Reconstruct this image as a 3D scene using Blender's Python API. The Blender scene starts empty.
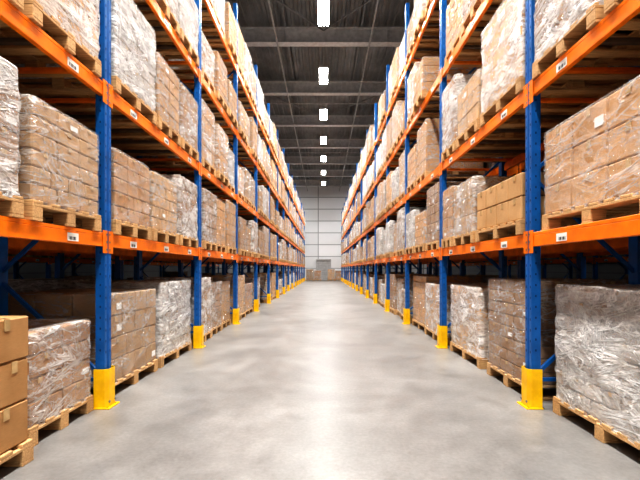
import bpy, math, random
from mathutils import Vector, noise
random.seed(7)
scene = bpy.context.scene
COL = scene.collection
scene.view_settings.view_transform='Standard'
try:
    scene.view_settings.look='High Contrast'
except Exception as e: print(e)

# ------------------------------------------------------------ mesh builder
class MB:
    def __init__(s): s.v=[]; s.f=[]; s.m=[]; s.sm=[]
    def add(s, vs, fs, mi=0, smooth=False):
        o=len(s.v); s.v.extend(vs)
        for f in fs:
            s.f.append(tuple(i+o for i in f)); s.m.append(mi); s.sm.append(smooth)
    def box(s, lo, hi, mi=0, rot=0.0):
        x0,y0,z0=lo; x1,y1,z1=hi
        vs=[(x0,y0,z0),(x1,y0,z0),(x1,y1,z0),(x0,y1,z0),(x0,y0,z1),(x1,y0,z1),(x1,y1,z1),(x0,y1,z1)]
        if rot:
            cx,cy=(x0+x1)/2,(y0+y1)/2; c,sn=math.cos(rot),math.sin(rot)
            vs=[(cx+(x-cx)*c-(y-cy)*sn, cy+(x-cx)*sn+(y-cy)*c, z) for x,y,z in vs]
        s.add(vs,[(0,3,2,1),(4,5,6,7),(0,1,5,4),(1,2,6,5),(2,3,7,6),(3,0,4,7)],mi)
    def cbox(s, lo, hi, b, mi=0, rot=0.0):
        c=[(lo[i]+hi[i])/2 for i in range(3)]; h=[(hi[i]-lo[i])/2 for i in range(3)]
        b=min(b,min(h)*0.45)
        vs=[]; idx={}
        cr,sr=math.cos(rot),math.sin(rot)
        for sx in(-1,1):
            for sy in(-1,1):
                for sz in(-1,1):
                    for a in range(3):
                        k=[h[i]-(0 if i==a else b) for i in range(3)]
                        px,py,pz=sx*k[0],sy*k[1],sz*k[2]
                        idx[(sx,sy,sz,a)]=len(vs)
                        vs.append((c[0]+px*cr-py*sr,c[1]+px*sr+py*cr,c[2]+pz))
        fs=[]
        def orient(f,n):
            p=[Vector(vs[i]) for i in f]
            nn=(p[1]-p[0]).cross(p[2]-p[0])
            n=Vector((n[0]*cr-n[1]*sr,n[0]*sr+n[1]*cr,n[2]))
            fs.append(tuple(f) if nn.dot(n)>0 else tuple(reversed(f)))
        for a in range(3):
            o=[i for i in range(3) if i!=a]
            for sa in(-1,1):
                f=[]
                for (u,w) in((-1,-1),(1,-1),(1,1),(-1,1)):
                    k=[0,0,0]; k[a]=sa; k[o[0]]=u; k[o[1]]=w
                    f.append(idx[(k[0],k[1],k[2],a)])
                n=[0,0,0]; n[a]=sa; orient(f,n)
        for a,b2,c2 in((0,1,2),(0,2,1),(1,2,0)):
            for sa in(-1,1):
                for sb in(-1,1):
                    f=[]
                    for (ax,sc) in((a,-1),(a,1),(b2,1),(b2,-1)):
                        k=[0,0,0]; k[a]=sa;k[b2]=sb;k[c2]=sc
                        f.append(idx[(k[0],k[1],k[2],ax)])
                    n=[0,0,0]; n[a]=sa;n[b2]=sb; orient(f,n)
        for sx in(-1,1):
            for sy in(-1,1):
                for sz in(-1,1):
                    orient([idx[(sx,sy,sz,a)] for a in range(3)],(sx,sy,sz))
        s.add(vs,fs,mi)
    def extrude_z(s, prof, z0, z1, mi=0):
        n=len(prof)
        vs=[(x,y,z0) for x,y in prof]+[(x,y,z1) for x,y in prof]
        fs=[(i,(i+1)%n,(i+1)%n+n,i+n) for i in range(n)]
        fs.append(tuple(range(n,2*n))); fs.append(tuple(reversed(range(n))))
        s.add(vs,fs,mi)
    def bar(s, p0, p1, r, mi=0, n=4, smooth=False):
        p0=Vector(p0);p1=Vector(p1); d=(p1-p0).normalized()
        up=Vector((0,0,1)) if abs(d.z)<.95 else Vector((0,1,0))
        a=d.cross(up).normalized(); b=d.cross(a)
        vs=[]
        for p in(p0,p1):
            for i in range(n):
                t=2*math.pi*(i+.5)/n
                vs.append(tuple(p+a*math.cos(t)*r+b*math.sin(t)*r))
        fs=[(i,i+n,(i+1)%n+n,(i+1)%n) for i in range(n)]
        fs.append(tuple(range(n))); fs.append(tuple(reversed(range(n,2*n))))
        s.add(vs,fs,mi,smooth)
    def mesh(s,name,mats):
        me=bpy.data.meshes.new(name)
        me.from_pydata([tuple(v) for v in s.v],[],s.f)
        for m in mats: me.materials.append(m)
        me.polygons.foreach_set('material_index',s.m)
        me.polygons.foreach_set('use_smooth',s.sm)
        me.update()
        return me
def obj(name, me, loc=(0,0,0), rz=0, parent=None):
    o=bpy.data.objects.new(name,me); o.location=loc; o.rotation_euler=(0,0,rz)
    COL.objects.link(o)
    if parent: o.parent=parent
    return o

# ------------------------------------------------------------ materials
class NT:
    def __init__(s,name):
        s.mat=bpy.data.materials.new(name); s.mat.use_nodes=True
        s.t=s.mat.node_tree; s.b=s.t.nodes['Principled BSDF']; s.out=s.t.nodes['Material Output']
    def n(s,ty,**k):
        nd=s.t.nodes.new(ty)
        for a,b in k.items(): setattr(nd,a,b)
        return nd
    def l(s,a,b): s.t.links.new(a,b)
    def ramp(s,src,stops):
        r=s.n('ShaderNodeValToRGB'); e=r.color_ramp.elements
        while len(e)<len(stops): e.new(.5)
        for x,(p,c) in zip(e,stops):
            x.position=p; x.color=(c[0],c[1],c[2],1) if isinstance(c,tuple) else (c,c,c,1)
        s.l(src,r.inputs[0]); return r.outputs[0]
    def coord(s,scale=(1,1,1),rot=(0,0,0),which='Object',rand=0,loc=(0,0,0)):
        tc=s.n('ShaderNodeTexCoord'); mp=s.n('ShaderNodeMapping')
        mp.inputs['Scale'].default_value=scale; mp.inputs['Location'].default_value=loc
        src=tc.outputs[which]
        if rand:
            oi=s.n('ShaderNodeObjectInfo'); ml=s.n('ShaderNodeMath',operation='MULTIPLY'); ml.inputs[1].default_value=rand
            s.l(oi.outputs['Random'],ml.inputs[0])
            va=s.n('ShaderNodeVectorMath',operation='ADD'); s.l(src,va.inputs[0]); s.l(ml.outputs[0],va.inputs[1]); src=va.outputs[0]
        if any(rot):
            m2=s.n('ShaderNodeMapping'); m2.inputs['Rotation'].default_value=rot
            s.l(src,m2.inputs['Vector']); src=m2.outputs[0]
        s.l(src,mp.inputs['Vector']); return mp.outputs[0]
    def noise(s,vec,scale,detail=4,rough=.5,dist=0):
        nd=s.n('ShaderNodeTexNoise')
        nd.inputs['Scale'].default_value=scale; nd.inputs['Detail'].default_value=detail
        nd.inputs['Roughness'].default_value=rough; nd.inputs['Distortion'].default_value=dist
        s.l(vec,nd.inputs['Vector']); return nd.outputs[0]
    def crease(s,vec,scale,k,detail=3,rough=.5,dist=0):
        n=s.noise(vec,scale,detail,rough,dist)
        a=s.math('ABSOLUTE',s.math('SUBTRACT',n,.5))
        return s.math('MULTIPLY_ADD',a,-k,1.0,True)
    def mix(s,f,a,b,blend='MIX'):
        m=s.n('ShaderNodeMix',data_type='RGBA',blend_type=blend)
        for sock,v in((m.inputs[0],f),(m.inputs[6],a),(m.inputs[7],b)):
            if hasattr(v,'links'): s.l(v,sock)
            elif isinstance(v,tuple): sock.default_value=(*v,1)
            else: sock.default_value=v
        return m.outputs[2]
    def math(s,op,a,b=None,c=None,clamp=False):
        m=s.n('ShaderNodeMath',operation=op,use_clamp=clamp)
        for i,v in enumerate((a,b,c)):
            if v is None: continue
            if hasattr(v,'links'): s.l(v,m.inputs[i])
            else: m.inputs[i].default_value=v
        return m.outputs[0]
    def bump(s,h,st,dist):
        b=s.n('ShaderNodeBump'); b.inputs['Strength'].default_value=st; b.inputs['Distance'].default_value=dist
        s.l(h,b.inputs['Height']); s.l(b.outputs[0],s.b.inputs['Normal']); return b.outputs[0]

def simple(name,col,rough=.5,metal=0,var=.12,scale=6,spec=.5):
    t=NT(name); c=t.coord()
    nz=t.noise(c,scale,5,.6)
    dk=tuple(x*(1-var*1.6) for x in col); lt=tuple(min(1,x*(1+var)) for x in col)
    t.l(t.ramp(nz,[(.35,dk),(.65,lt)]),t.b.inputs['Base Color'])
    t.b.inputs['Roughness'].default_value=rough; t.b.inputs['Metallic'].default_value=metal
    t.b.inputs['Specular IOR Level'].default_value=spec
    return t.mat

M_blue=simple('rack_blue_paint',(.008,.120,.38),.32)
M_orange=simple('rack_orange_paint',(.94,.225,.006),.34)
M_yellow=simple('guard_yellow_paint',(1.0,.56,.005),.35)
M_galv=simple('galvanised_steel',(.15,.11,.08),.5,.3)
M_door=simple('door_grey_paint',(.42,.43,.44),.5)
M_dark=simple('slot_shade',(.006,.03,.11),.8)  # solid plates on the posts, shade of the punched holes put into their colour
M_black=simple('barcode_ink',(.02,.02,.02),.8)
M_bolt=simple('bolt_steel',(.35,.35,.36),.35,.9)
def wood():
    t=NT('pallet_wood'); c=t.coord((1,1,1),rand=9)
    g=t.noise(t.coord((3,40,40),rand=7),2.2,4,.6,.6)
    p=t.noise(c,2.3,3)
    col=t.mix(t.ramp(g,[(.3,0.0),(.7,1.0)]),(.40,.23,.10),(.72,.47,.23))
    col=t.mix(t.ramp(p,[(.4,0.0),(.7,.45)]),col,(.28,.17,.09))
    t.l(col,t.b.inputs['Base Color']); t.b.inputs['Roughness'].default_value=.8
    t.bump(g,.3,.003); return t.mat
M_wood=wood()
def carton(name,a,b):
    t=NT(name); c=t.coord(rand=13)
    big=t.noise(c,3.1,3,.6); fib=t.noise(t.coord((1,1,12),rand=5),22,3,.6)
    oi=t.n('ShaderNodeObjectInfo')
    col=t.mix(t.ramp(big,[(.3,0.0),(.7,1.0)]),a,b)
    col=t.mix(t.ramp(fib,[(.35,0.0),(.75,.3)]),col,tuple(x*.6 for x in a))
    hs=t.n('ShaderNodeHueSaturation'); mr=t.n('ShaderNodeMapRange'); mr.inputs[3].default_value=.70; mr.inputs[4].default_value=1.2
    t.l(oi.outputs['Random'],mr.inputs[0]); t.l(mr.outputs[0],hs.inputs['Value']); t.l(col,hs.inputs['Color'])
    t.l(hs.outputs[0],t.b.inputs['Base Color']); t.b.inputs['Roughness'].default_value=.7
    t.bump(big,.25,.02); return t.mat
M_cart=[carton('cardboard_kraft',(.42,.225,.085),(.53,.305,.13)),
        carton('cardboard_tan',(.47,.28,.125),(.58,.365,.18)),
        carton('cardboard_dark',(.33,.17,.068),(.43,.24,.105))]
M_tape=simple('packing_tape',(.52,.36,.18),.2)
M_label=simple('paper_label',(.80,.80,.78),.6,var=.03)
M_greycart=carton('carton_grey_board',(.38,.34,.30),(.54,.49,.44))
def film(name,base,patch,cre_hilite,tint=(.95,.94,.925)):
    t=NT(name)
    c1=t.crease(t.coord((1,1,4.5),(.16,.10,0),rand=17),1.7,17,5,.58,.8)
    c2=t.crease(t.coord((1,1,3.2),(-.45,-.35,.2),rand=31),2.3,21,4,.58,1.0)
    c3=t.crease(t.coord((1.4,1.4,.6),(.2,.3,.2),rand=23),2.6,24,4,.6,1.4)
    c4=t.crease(t.coord((1,1,3.0),(.1,.0,.2),rand=11),9,10,5,.6,.5)
    n1=t.noise(t.coord((1,1,1.8),rand=5),2.3,6,.68,.8)
    m12=t.math('MAXIMUM',c1,t.math('MULTIPLY',c2,.85)); m=t.math('MAXIMUM',m12,t.math('MULTIPLY',c3,.65)); m=t.math('MAXIMUM',m,t.math('MULTIPLY',c4,.42))
    n2=t.noise(t.coord(rand=3),1.9,3,.6,.5)
    m=t.math('MULTIPLY',m,t.ramp(n2,[(.34,.2),(.62,1.0)]))
    area=t.ramp(n1,[(.42,0.0),(.62,1.0)])
    o=t.math('MULTIPLY_ADD',m,cre_hilite,base)  # white streaks: film creases plus their highlights, put into the opacity
    o=t.math('MULTIPLY_ADD',area,patch,o,True)
    t.b.inputs['Base Color'].default_value=(*tint,1)
    t.b.inputs['Roughness'].default_value=.13; t.b.inputs['Specular IOR Level'].default_value=1.0
    t.bump(t.math('ADD',m,n1),.9,.035)
    tr=t.n('ShaderNodeBsdfTransparent'); mx=t.n('ShaderNodeMixShader')
    t.l(o,mx.inputs[0]); t.l(tr.outputs[0],mx.inputs[1]); t.l(t.b.outputs[0],mx.inputs[2])
    t.l(mx.outputs[0],t.out.inputs[0]); return t.mat
M_filmL=film('stretch_film_clear',.01,.10,.50)
M_filmM=film('stretch_film_medium',.04,.22,.64)
M_filmH=film('stretch_film_heavy',.10,.36,.76)

def concrete():
    t=NT('polished_concrete'); c=t.coord(which='Object')
    n1=t.noise(c,.6,7,.62,.7); n2=t.noise(c,3.4,8,.70,.3); n3=t.noise(c,34,4,.7)
    col=t.ramp(n1,[(.3,(.150,.145,.139)),(.5,(.20,.194,.187)),(.7,(.26,.253,.245))])
    col=t.mix(.55,col,t.ramp(n2,[(.32,.36),(.68,.64)]),'OVERLAY')
    col=t.mix(.4,col,t.ramp(n3,[(.3,.32),(.7,.64)]),'OVERLAY')
    br=t.n('ShaderNodeTexBrick'); br.offset=0; br.inputs['Scale'].default_value=1; br.inputs['Brick Width'].default_value=6; br.inputs['Row Height'].default_value=8
    br.inputs['Mortar Size'].default_value=.004; br.inputs['Color1'].default_value=br.inputs['Color2'].default_value=(1,1,1,1); br.inputs['Mortar'].default_value=(.7,.7,.7,1)
    t.l(t.coord(which='Object',loc=(3,1.2,0)),br.inputs['Vector'])
    col=t.mix(1.0,col,br.outputs[0],'MULTIPLY')
    t.l(col,t.b.inputs['Base Color'])
    t.l(t.ramp(n2,[(.3,.28),(.75,.42)]),t.b.inputs['Roughness'])
    t.b.inputs['Specular IOR Level'].default_value=.5
    t.bump(n2,.06,.01); return t.mat
M_floor=concrete()
def panelwall(name,c1,c2,mort,w=6,h=1.1,ms=.03):
    t=NT(name); tc=t.n('ShaderNodeTexCoord'); sp=t.n('ShaderNodeSeparateXYZ'); cb=t.n('ShaderNodeCombineXYZ')
    t.l(tc.outputs['Object'],sp.inputs[0])
    t.l(t.math('ADD',t.math('ADD',sp.outputs[0],sp.outputs[1]),3.0),cb.inputs[0]); t.l(sp.outputs[2],cb.inputs[1])
    br=t.n('ShaderNodeTexBrick'); br.offset=0; br.inputs['Scale'].default_value=1; br.inputs['Brick Width'].default_value=w; br.inputs['Row Height'].default_value=h
    br.inputs['Mortar Size'].default_value=ms
    for k,c in(('Color1',c1),('Color2',c2),('Mortar',mort)): br.inputs[k].default_value=(*c,1)
    t.l(cb.outputs[0],br.inputs['Vector']); t.l(br.outputs[0],t.b.inputs['Base Color']); t.b.inputs['Roughness'].default_value=.5
    return t.mat
M_wall=panelwall('wall_panel_white',(.82,.84,.86),(.70,.72,.74),(.34,.36,.38),6,1.35,.05)
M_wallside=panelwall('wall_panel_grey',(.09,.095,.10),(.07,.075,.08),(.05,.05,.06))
M_ceil=simple('roof_deck_grey',(.19,.195,.20),.7,var=.2,scale=.6)
M_steel=simple('roof_beam_grey',(.46,.465,.47),.5,var=.1)
M_purl=simple('roof_purlin_grey',(.18,.185,.19),.6,var=.1)
M_pipe=simple('sprinkler_pipe',(.34,.34,.34),.45)
M_house=simple('lamp_housing',(.5,.5,.5),.4)
te=NT('lamp_diffuser'); te.b.inputs['Emission Color'].default_value=(1,.985,.96,1); te.b.inputs['Emission Strength'].default_value=60
M_emit=te.mat

# ------------------------------------------------------------ pallet loads
def add_pallet(mb,w,d,mi):
    for i in range(3):
        y=-w/2+.05+(w-.1)*i/2
        mb.cbox((-d/2,y-.05,0),(d/2,y+.05,.022),.003,mi)
        for j in range(3):
            x=-d/2+.06+(d-.12)*j/2
            mb.cbox((x-.06,y-.05,.022),(x+.06,y+.05,.10),.004,mi)
    for j in range(3):
        x=-d/2+.06+(d-.12)*j/2
        mb.cbox((x-.06,-w/2,.10),(x+.06,w/2,.122),.003,mi)
    n=max(4,round(w/.155))
    for i in range(n):
        y=-w/2+.055+(w-.11)*i/(n-1)
        mb.cbox((-d/2,y-.05,.122),(d/2,y+.05,.144),.003,mi)

def add_film(mb,w,d,z0,z1,mi,seed,amp=1.0,off=.008):
    hx,hy=d/2+off,w/2+off; r=.03
    pts=[]
    def seg(a,b,n):
        for i in range(n): t=i/n; pts.append((a[0]+(b[0]-a[0])*t,a[1]+(b[1]-a[1])*t))
    st=.04
    nx=int(2*(hx-r)/st); ny=int(2*(hy-r)/st)
    seg((-hx+r,-hy),(hx-r,-hy),nx); seg((hx-r,-hy),(hx,-hy+r),2)
    seg((hx,-hy+r),(hx,hy-r),ny); seg((hx,hy-r),(hx-r,hy),2)
    seg((hx-r,hy),(-hx+r,hy),nx); seg((-hx+r,hy),(-hx,hy-r),2)
    seg((-hx,hy-r),(-hx,-hy+r),ny); seg((-hx,-hy+r),(-hx+r,-hy),2)
    n=len(pts); vs=[];fs=[]
    zt=z1+off; nr=max(6,int((zt-z0)/.035)); rows=[]
    for k in range(nr+1): rows.append((1.0,z0+(zt-.02-z0)*k/nr,True))
    for sc in(.985,.93,.8,.6,.35,.1): rows.append((sc,zt,False))
    for sc,z,side in rows:
        for (x,y) in pts:
            p=Vector((x*sc+seed*3.1,y*sc,z))
            a=(.35-abs(noise.noise(Vector((p.x*2.2+p.z*.8,p.y*2.2+p.z*.8,p.z*6)))))*.022*amp+noise.noise(p*12)*.005*amp
            a=max(-.003,a)
            if side:
                nxn=(1 if abs(x)>hx-r-1e-6 else 0)*math.copysign(1,x); nyn=(1 if abs(y)>hy-r-1e-6 else 0)*math.copysign(1,y)
                edge=.012*noise.noise(Vector((x*5,y*5,seed))) if z==z0 else 0
                vs.append((x+nxn*a,y+nyn*a,z+edge))
            else: vs.append((x*sc,y*sc,z+max(-.004,a)))
    R=len(rows)
    for k in range(R-1):
        for i in range(n):
            j=(i+1)%n
            fs.append((k*n+i,k*n+j,(k+1)*n+j,(k+1)*n+i))
    fs.append(tuple((R-1)*n+i for i in range(n)))
    mb.add(vs,fs,mi,True)

LOADS={}
def load_mesh(w,h,kind,var):
    key=(w,h,kind,var)
    if key in LOADS: return LOADS[key]
    rnd=random.Random(round(w*100)*7919+round(h*100)*131+ord(kind)*17+var)
    d=1.12; mb=MB(); add_pallet(mb,w,d,0)
    H=h-.144
    if kind=='w': ch=rnd.choice([.13,.16,.19])
    elif kind=='B': ch=rnd.choice([.20,.24,.28])
    else: ch=rnd.choice([.13,.16,.19,.22])
    nz=max(2,round(H/ch)); ch=H/nz
    cw=rnd.choice([.25,.30,.38]); ov=.015
    W=w-2*ov; D=d-2*ov
    ny0=max(1,round(W/cw)); nx0=max(2,round(D/(cw*1.15)))
    topskip=rnd.random()<.25 and kind!='w'
    for k in range(nz):
        ny,nx=(ny0,nx0) if k%2==0 else (max(1,ny0+rnd.choice([0,0,1,-1])),nx0)
        z=.144+k*ch
        for i in range(nx):
            for j in range(ny):
                if 0<i<nx-1 and 0<j<ny-1 and k<nz-1: continue
                if k==nz-1 and topskip and i>=nx-1 and j>=ny//2 : continue
                g=.004; jx=rnd.uniform(-.004,.004); jy=rnd.uniform(-.003,.003)
                x0=-D/2+D*i/nx+g+jx; x1=-D/2+D*(i+1)/nx-g+jx
                y0=-W/2+W*j/ny+g+jy; y1=-W/2+W*(j+1)/ny-g+jy
                mb.cbox((x0,y0,z+.002),(x1,y1,z+ch-.002),.010,1,rnd.uniform(-.006,.006))
                ym=(y0+y1)/2; xm=(x0+x1)/2
                for sx,xx in((-1,x0),(1,x1)):
                    if (sx==-1 and i==0) or (sx==1 and i==nx-1):
                        e=.0045
                        mb.box((min(xx,xx+sx*e),ym-.022,z+ch*.72),(max(xx,xx+sx*e),ym+.022,z+ch-.004),2)
                        if rnd.random()<.08:
                            lw=min(.09,(y1-y0)*.4)
                            yl=y0+.03
                            mb.box((min(xx,xx+sx*e),yl,z+ch*.25),(max(xx,xx+sx*e),yl+lw,z+ch*.55),3)
                if j==0:
                    mb.box((xm-.022,y0-.0045,z+ch*.72),(xm+.022,y0,z+ch-.004),2)
                if k==nz-1: mb.box((x0+.01,ym-.022,z+ch-.001),(x1-.01,ym+.022,z+ch+.0015),2)
    cm=M_greycart if (kind=='w' and rnd.random()<.5) else M_cart[rnd.randrange(3)]
    if kind=='B': cm=M_cart[var%2]
    fm={'w':M_filmH,'m':M_filmM,'b':M_filmL,'B':M_filmL}[kind]
    if kind!='B': add_film(mb,w-2*ov,d-2*ov,.11,.144+H,4,rnd.random()*20,{'w':1.0,'m':.8,'b':.55}[kind])
    me=mb.mesh('pallet_load_%s_%d_%d_%d'%(kind,w*100,h*100,var),[M_wood,cm,M_tape,M_label,fm])
    LOADS[key]=me; return me

NAMES={'w':'shrink_wrapped_pallet','m':'shrink_wrapped_pallet','b':'wrapped_carton_pallet','B':'carton_pallet'}
def place(side,xface,yc,z,w,h,kind,var=0,flip=False):
    me=load_mesh(w,h,kind,var)
    x=side*(xface+.56)
    obj(NAMES[kind],me,(x,yc,z),(math.pi if side<0 else 0) if not flip else (0 if side<0 else math.pi))

# ------------------------------------------------------------ racks
WL,WR=2.01,1.91
PITCH=2.8; Y0=3.73
LV=[1.548,2.93,4.44,5.94]
BH=.065
DEP=1.06; TOP=7.45
def rack_mesh(k0,k1,name,detail=True):
    mb=MB()
    pw=.055
    for k in range(k0,k1+1):
        y=Y0+PITCH*k
        for xs,sg in((0,1),(DEP,-1)):
            def X(v): return xs+sg*v
            prof=[(X(0),y-pw),(X(0),y-.018),(X(.012),y-.010),(X(.012),y+.010),(X(0),y+.018),(X(0),y+pw),(X(.085),y+pw),(X(.085),y+pw-.02),(X(.085),y-pw+.02),(X(.085),y-pw)]
            if sg>0: prof=prof[::-1]
            mb.extrude_z(prof,0.008,TOP,0)
            mb.cbox((min(X(-.02),X(.11)),y-.075,0),(max(X(-.02),X(.11)),y+.075,.008),.002,2)
            if detail and k<7:
                st=.10
                z=.5
                while z<(TOP-.1):
                    for yy in(-.036,.036):
                        a,b=sorted((X(-.0012),X(.002)))
                        mb.box((a,y+yy-.005,z),(b,y+yy+.005,z+.022),3)
                    a,b=sorted((X(.035),X(.047)))
                    if k<4: mb.box((a,y-pw-.0012,z+.02),(b,y-pw+.002,z+.04),3)
                    z+=st
        zz=.25; fl=0
        mb.bar((.04,y,zz),(DEP-.04,y,zz),.022,0)
        while zz+.95<TOP:
            a,b=((.05,DEP-.05) if fl==0 else (DEP-.05,.05))
            mb.bar((a,y,zz+.03),(b,y,zz+.92),.022,0)
            zz+=.95; fl^=1
        mb.bar((.04,y,zz),(DEP-.04,y,zz),.022,0)
    for k in range(k0,k1):
        ya=Y0+PITCH*k+pw+.001; yb=Y0+PITCH*(k+1)-pw-.001
        for li,zc in enumerate(LV):
            for xs,sg in((.005,1),(DEP-.005,-1)):
                x0,x1=sorted((xs,xs+sg*.045))
                mb.cbox((x0,ya,zc-BH),(x1,yb,zc+BH-.028),.005,1)
                xa,xb=sorted((xs+sg*.0,xs+sg*.032)); mb.cbox((xa,ya,zc+BH-.03),(xb,yb,zc+BH),.004,1)
                for yy,s2 in((ya,1),(yb,-1)):
                    c0,c1=sorted((xs-sg*.008,xs-sg*.003)); y0,y1=sorted((yy-s2*.045,yy+s2*.03))
                    mb.cbox((c0,y0,zc-.125),(c1,y1,zc+.085),.001,1)
                    for q in(-.09,-.02,.05):
                        d0,d1=sorted((xs-sg*.012,xs-sg*.007))
                        mb.box((d0,yy-s2*.03-.008,zc+q-.008),(d1,yy-s2*.03+.008,zc+q+.008),5)
            for q in range(6):
                yy=ya+.25+(yb-ya-.5)*q/5
                mb.cbox((.05,yy-.025,zc+BH-.035),(DEP-.05,yy+.025,zc+BH-.001),.003,1 if q in(0,5) else 2)
            if k<8:
                for q in(.17,.5,.83):
                    yy=ya+(yb-ya)*q
                    mb.box((.002,yy-.07,zc-.045),(.006,yy+.07,zc+.02),4)
                    for b in range(7):
                        bw=.004+.003*((b*5+li)%3)
                        mb.box((.0008,yy-.055+b*.014,zc-.036),(.0025,yy-.055+b*.014+bw,zc-.010),6)
    return mb.mesh(name,[M_blue,M_orange,M_galv,M_dark,M_label,M_bolt,M_black])
def guard_mesh():
    mb=MB(); t=.006; a=.078; x0=-.04; x1=.09; H=.36
    prof=[(x1,-a),(x0+.03,-a),(x0,-a+.03),(x0,a-.03),(x0+.03,a),(x1,a),(x1,a-t),(x0+.03+t/2,a-t),(x0+t,a-.03-t/2),(x0+t,-a+.03+t/2),(x0+.03+t/2,-a+t),(x1,-a+t)]
    mb.extrude_z(prof[::-1],.009,H,0)
    mb.cbox((x0-.022,-a-.018,0),(x0-.002,a+.018,.012),.002,0)
    mb.cbox((x0,-a-.018,0),(x1,-a,.012),.002,0); mb.cbox((x0,a,0),(x1,a+.018,.012),.002,0)
    for y in(-.05,.05): mb.bar((x0-.006,y,.06),(x0+.002,y,.06),.011,1,8)
    return mb.mesh('upright_guard',[M_yellow,M_bolt])
K0,K1=-2,14
rm=rack_mesh(K0,K1,'pallet_rack'); gm=guard_mesh()
rm2=rack_mesh(-2,10,'pallet_rack_back',False)
def add_rack(me,side,xf,guards,kk):
    r=obj('pallet_rack',me,(side*xf,0,0))
    if side<0: r.scale=(-1,1,1)
    if guards:
        for k in range(kk[0],kk[1]+1):
            g=obj('upright_guard',gm,(0,Y0+PITCH*k,0),0,r)
    return r
add_rack(rm,-1,WL,True,(K0,K1)); add_rack(rm,1,WR,True,(K0,K1))
BX=1.06+.22
add_rack(rm2,-1,WL+BX,False,None); add_rack(rm2,1,WR+BX,False,None)
add_rack(rm2,-1,8.3,False,None); add_rack(rm2,1,8.2,False,None)

LZ=[0]+[z+BH for z in LV]
LEFT=[(0,1.88,.8,.97,'B',0,-.05),(0,2.82,.8,.82,'m',1,.09),
 (1,1.86,.8,.98,'w',0,0),(1,2.74,.85,.86,'b',2,0),(2,1.86,.8,1.1,'w',1,0),(2,2.74,.85,1.05,'w',2,0),
 (0,3.90,1.15,1.03,'b',3,.10),(0,5.15,1.2,1.10,'w',3,.10),
 (1,3.84,.8,.83,'b',4,0),(1,4.70,.8,.82,'b',5,0),(1,5.57,.8,.98,'w',4,0),
 (2,3.84,.95,1.1,'w',5,0),(2,4.84,.75,.92,'b',6,0),(2,5.65,.75,.92,'m',7,0)]
RIGHT=[(0,1.05,1.2,1.1,'w',6,.16),(0,2.38,1.2,1.13,'w',7,.16),
 (1,2.36,1.2,.86,'b',8,.05),(1,1.05,1.2,.9,'b',1,.05),(2,1.90,.8,1.1,'m',8,0),(2,2.78,.85,1.1,'w',9,0),
 (0,3.88,1.0,1.16,'b',9,.10),(0,5.10,1.2,1.03,'w',10,.10),
 (1,3.84,1.15,.60,'B',1,0),(1,5.06,.8,.84,'m',11,0),(1,5.92,.5,.9,'b',10,0),
 (2,3.84,1.0,1.12,'w',11,0),(2,4.92,.8,.75,'b',12,0),(2,5.78,.65,1.1,'w',12,0)]
for side,W,lst in((-1,WL,LEFT),(1,WR,RIGHT)):
    for lv,ys,w,h,kd,var,xo in lst:
        place(side,W+xo-.02,ys+w/2,LZ[lv]+.0005,w,h,kd,var)
HS={.8:[.76,.90,1.02,1.12],1.2:[.86,1.0,1.12]}
def fill_bay(side,xf,k,lv,prob=1,flip=False,rnd=random):
    ya=Y0+PITCH*k+.07
    two=(lv==0 and rnd.random()<.6) or rnd.random()<.15
    w=1.2 if two else .8; n=2 if two else 3
    gap=(2.66-n*w)/(n+1)
    for i in range(n):
        if rnd.random()>prob: continue
        h=rnd.choice(HS[w]); kd=rnd.choice('wwbbmmbw' if lv<4 else 'wbmbwmb')
        yc=ya+gap*(i+1)+w*(i+.5)+rnd.uniform(-.015,.015)
        place(side,xf+rnd.uniform(-.04,.05)+(.08 if lv==0 else -.02),yc,LZ[lv]+.0005,w,h,kd,rnd.randrange(2),flip)
for side,W in((-1,WL),(1,WR)):
    for k in range(K0,K1):
        for lv in range(5):
            if k in(-1,0) and lv<3: continue
            fill_bay(side,W,k,lv,.97)
    for k in range(-1,7):
        for lv in range(5):
            fill_bay(side,W+BX,k,lv,.85 if lv else .8,True)
    for k in range(0,8):
        for lv in range(2):
            fill_bay(side,8.25,k,lv,.6)

# ------------------------------------------------------------ shell
XW=12.5; YB=-9; YF=45.6; HC=11.0
def slab(name,lo,hi,mat):
    mb=MB(); mb.box(lo,hi,0); return obj(name,mb.mesh(name,[mat]))
slab('floor',(-XW,YB,-.2),(XW,YF,0),M_floor)
slab('wall_far',(-XW,YF,0),(XW,YF+.3,HC+.3),M_wall)
slab('wall_near',(-XW,YB-.3,0),(XW,YB,HC+.3),M_wall)
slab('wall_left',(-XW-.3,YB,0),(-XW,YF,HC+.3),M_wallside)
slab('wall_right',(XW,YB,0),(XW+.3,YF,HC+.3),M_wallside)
mb=MB(); p=.30; x=-XW; pr=[]
while x<XW:
    pr+=[(x,HC),(x+.12,HC),(x+.15,HC+.07),(x+.27,HC+.07)]; x+=p
pr.append((XW,HC))
vs=[(a,YB,z) for a,z in pr]+[(a,YF,z) for a,z in pr]; n=len(pr)
mb.add(vs,[(i,i+1,i+1+n,i+n) for i in range(n-1)])
mb.box((-XW,YB,HC+.12),(XW,YF,HC+.3))
ceil=obj('ceiling',mb.mesh('ceiling',[M_ceil]))
ys=[15.8+4.5*i for i in range(-5,7)]
for y in ys:
    mb=MB(); b=10.15; t=10.75
    mb.cbox((-XW,y-.16,b),(XW,y+.16,b+.03),.003); mb.cbox((-XW,y-.16,t-.03),(XW,y+.16,t),.003); mb.box((-XW,y-.012,b+.03),(XW,y+.012,t-.03))
    xx=-XW+1
    while xx<XW:
        mb.box((xx-.006,y-.14,b+.03),(xx+.006,y+.14,t-.03)); xx+=2.0
    obj('roof_beam',mb.mesh('roof_beam',[M_steel]))
mb=MB()
for x in [-10.5+3*i for i in range(8)]:
    mb.cbox((x-.04,YB,10.75),(x+.04,YF,10.999),.004)
obj('roof_purlins',mb.mesh('roof_purlins',[M_purl]),parent=ceil)
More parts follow.
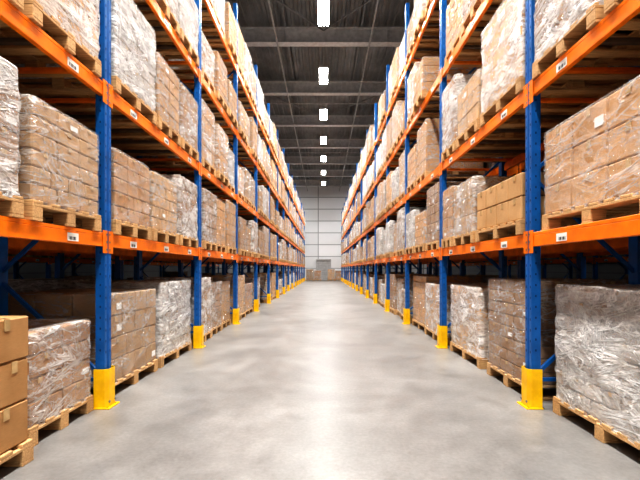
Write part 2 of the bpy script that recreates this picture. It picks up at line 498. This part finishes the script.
mb=MB()
for i in range(len(ys)-1):
    if i%2==0:
        mb.bar((-4.2,ys[i],10.7),(0,ys[i+1],10.7),.03,0,8); mb.bar((4.2,ys[i],10.7),(0,ys[i+1],10.7),.03,0,8)
obj('roof_bracing',mb.mesh('roof_bracing',[M_purl]),parent=ceil)
mb=MB()
for x in(-1.8,1.8):
    mb.bar((x,YB+.4,10.08),(x,YF-.4,10.08),.035,0,10,True)
    for y in range(-6,45,3):
        mb.bar((x,y,10.04),(x,y,9.93),.015,0,6); mb.bar((x,y,9.93),(x,y,9.92),.035,0,8)
        mb.bar((x,y+.5,10.1),(x,y+.5,11.0),.008,0,6)
for y in ys[::2]:
    mb.bar((-9,y+1,10.08),(9,y+1,10.08),.025,0,8,True)
obj('sprinkler_pipes',mb.mesh('sprinkler_pipes',[M_pipe]),parent=ceil)

# ------------------------------------------------------------ lamps
mb=MB(); 
mb.cbox((-.19,-.75,.02),(.19,.75,.10),.01,0); mb.cbox((-.08,-.35,.10),(.08,.35,.16),.01,0)
mb.box((-.18,-.74,.012),(.18,.74,.021),1)
for y in range(-7,8): mb.box((-.17,y*.1-.003,.10),(.17,y*.1+.003,.125),0)
for y in(-.6,.6): mb.bar((0,y,.1),(0,y,1.05),.006,2,6)
lm=mb.mesh('high_bay_lamp',[M_house,M_emit,M_bolt])
def lamp(x,y,e,z=9.93):
    o=obj('high_bay_lamp',lm,(x,y,z))
    ld=bpy.data.lights.new('lamp_light','AREA'); ld.shape='RECTANGLE'; ld.size=.36; ld.size_y=1.48
    ld.energy=e; ld.color=(1,.975,.94); ld.spread=math.radians(122)
    lo=bpy.data.objects.new('lamp_light',ld); lo.location=(0,0,0); COL.objects.link(lo); lo.parent=o
for i in range(-4,7): lamp(0,13.5+4.5*i,325 if i<6 else 200)
# added unseen lamps at both ends, brightening the far wall and nearest loads
for x in(-5,5): lamp(x,43.9,150); lamp(x,-5.2,360)

# ------------------------------------------------------------ far end
mb=MB()
for i in range(9): mb.cbox((-.75,-.05,.02+i*.25),(.75,0,.26+i*.25),.012,0)
mb.cbox((-.85,-.1,0),(-.75,0,2.4),.01,1); mb.cbox((.75,-.1,0),(.85,0,2.4),.01,1); mb.cbox((-.85,-.1,2.28),(.85,0,2.42),.01,1)
obj('door_1',mb.mesh('door_1',[M_door,M_steel]),(0,YF-.001,0))
for x,h,kd in((-1.5,1.25,'b'),(-.65,1.1,'b'),(.85,1.25,'b'),(1.7,1.1,'b')):
    me=load_mesh(.8,h,kd,0); obj(NAMES[kd],me,(x,44.3,0),math.pi/2)

# ------------------------------------------------------------ world + camera
w=bpy.data.worlds.new('world'); scene.world=w; w.use_nodes=True
w.node_tree.nodes['Background'].inputs[0].default_value=(.7,.8,1,1); w.node_tree.nodes['Background'].inputs[1].default_value=.3
cd=bpy.data.cameras.new('camera'); cd.sensor_width=36; cd.lens=22.5; cd.shift_y=29/640; cd.shift_x=-3.5/640; cd.clip_end=200
cam=bpy.data.objects.new('camera',cd); cam.location=(0,0,1.278); cam.rotation_euler=(math.pi/2,0,0); COL.objects.link(cam)
scene.camera=cam
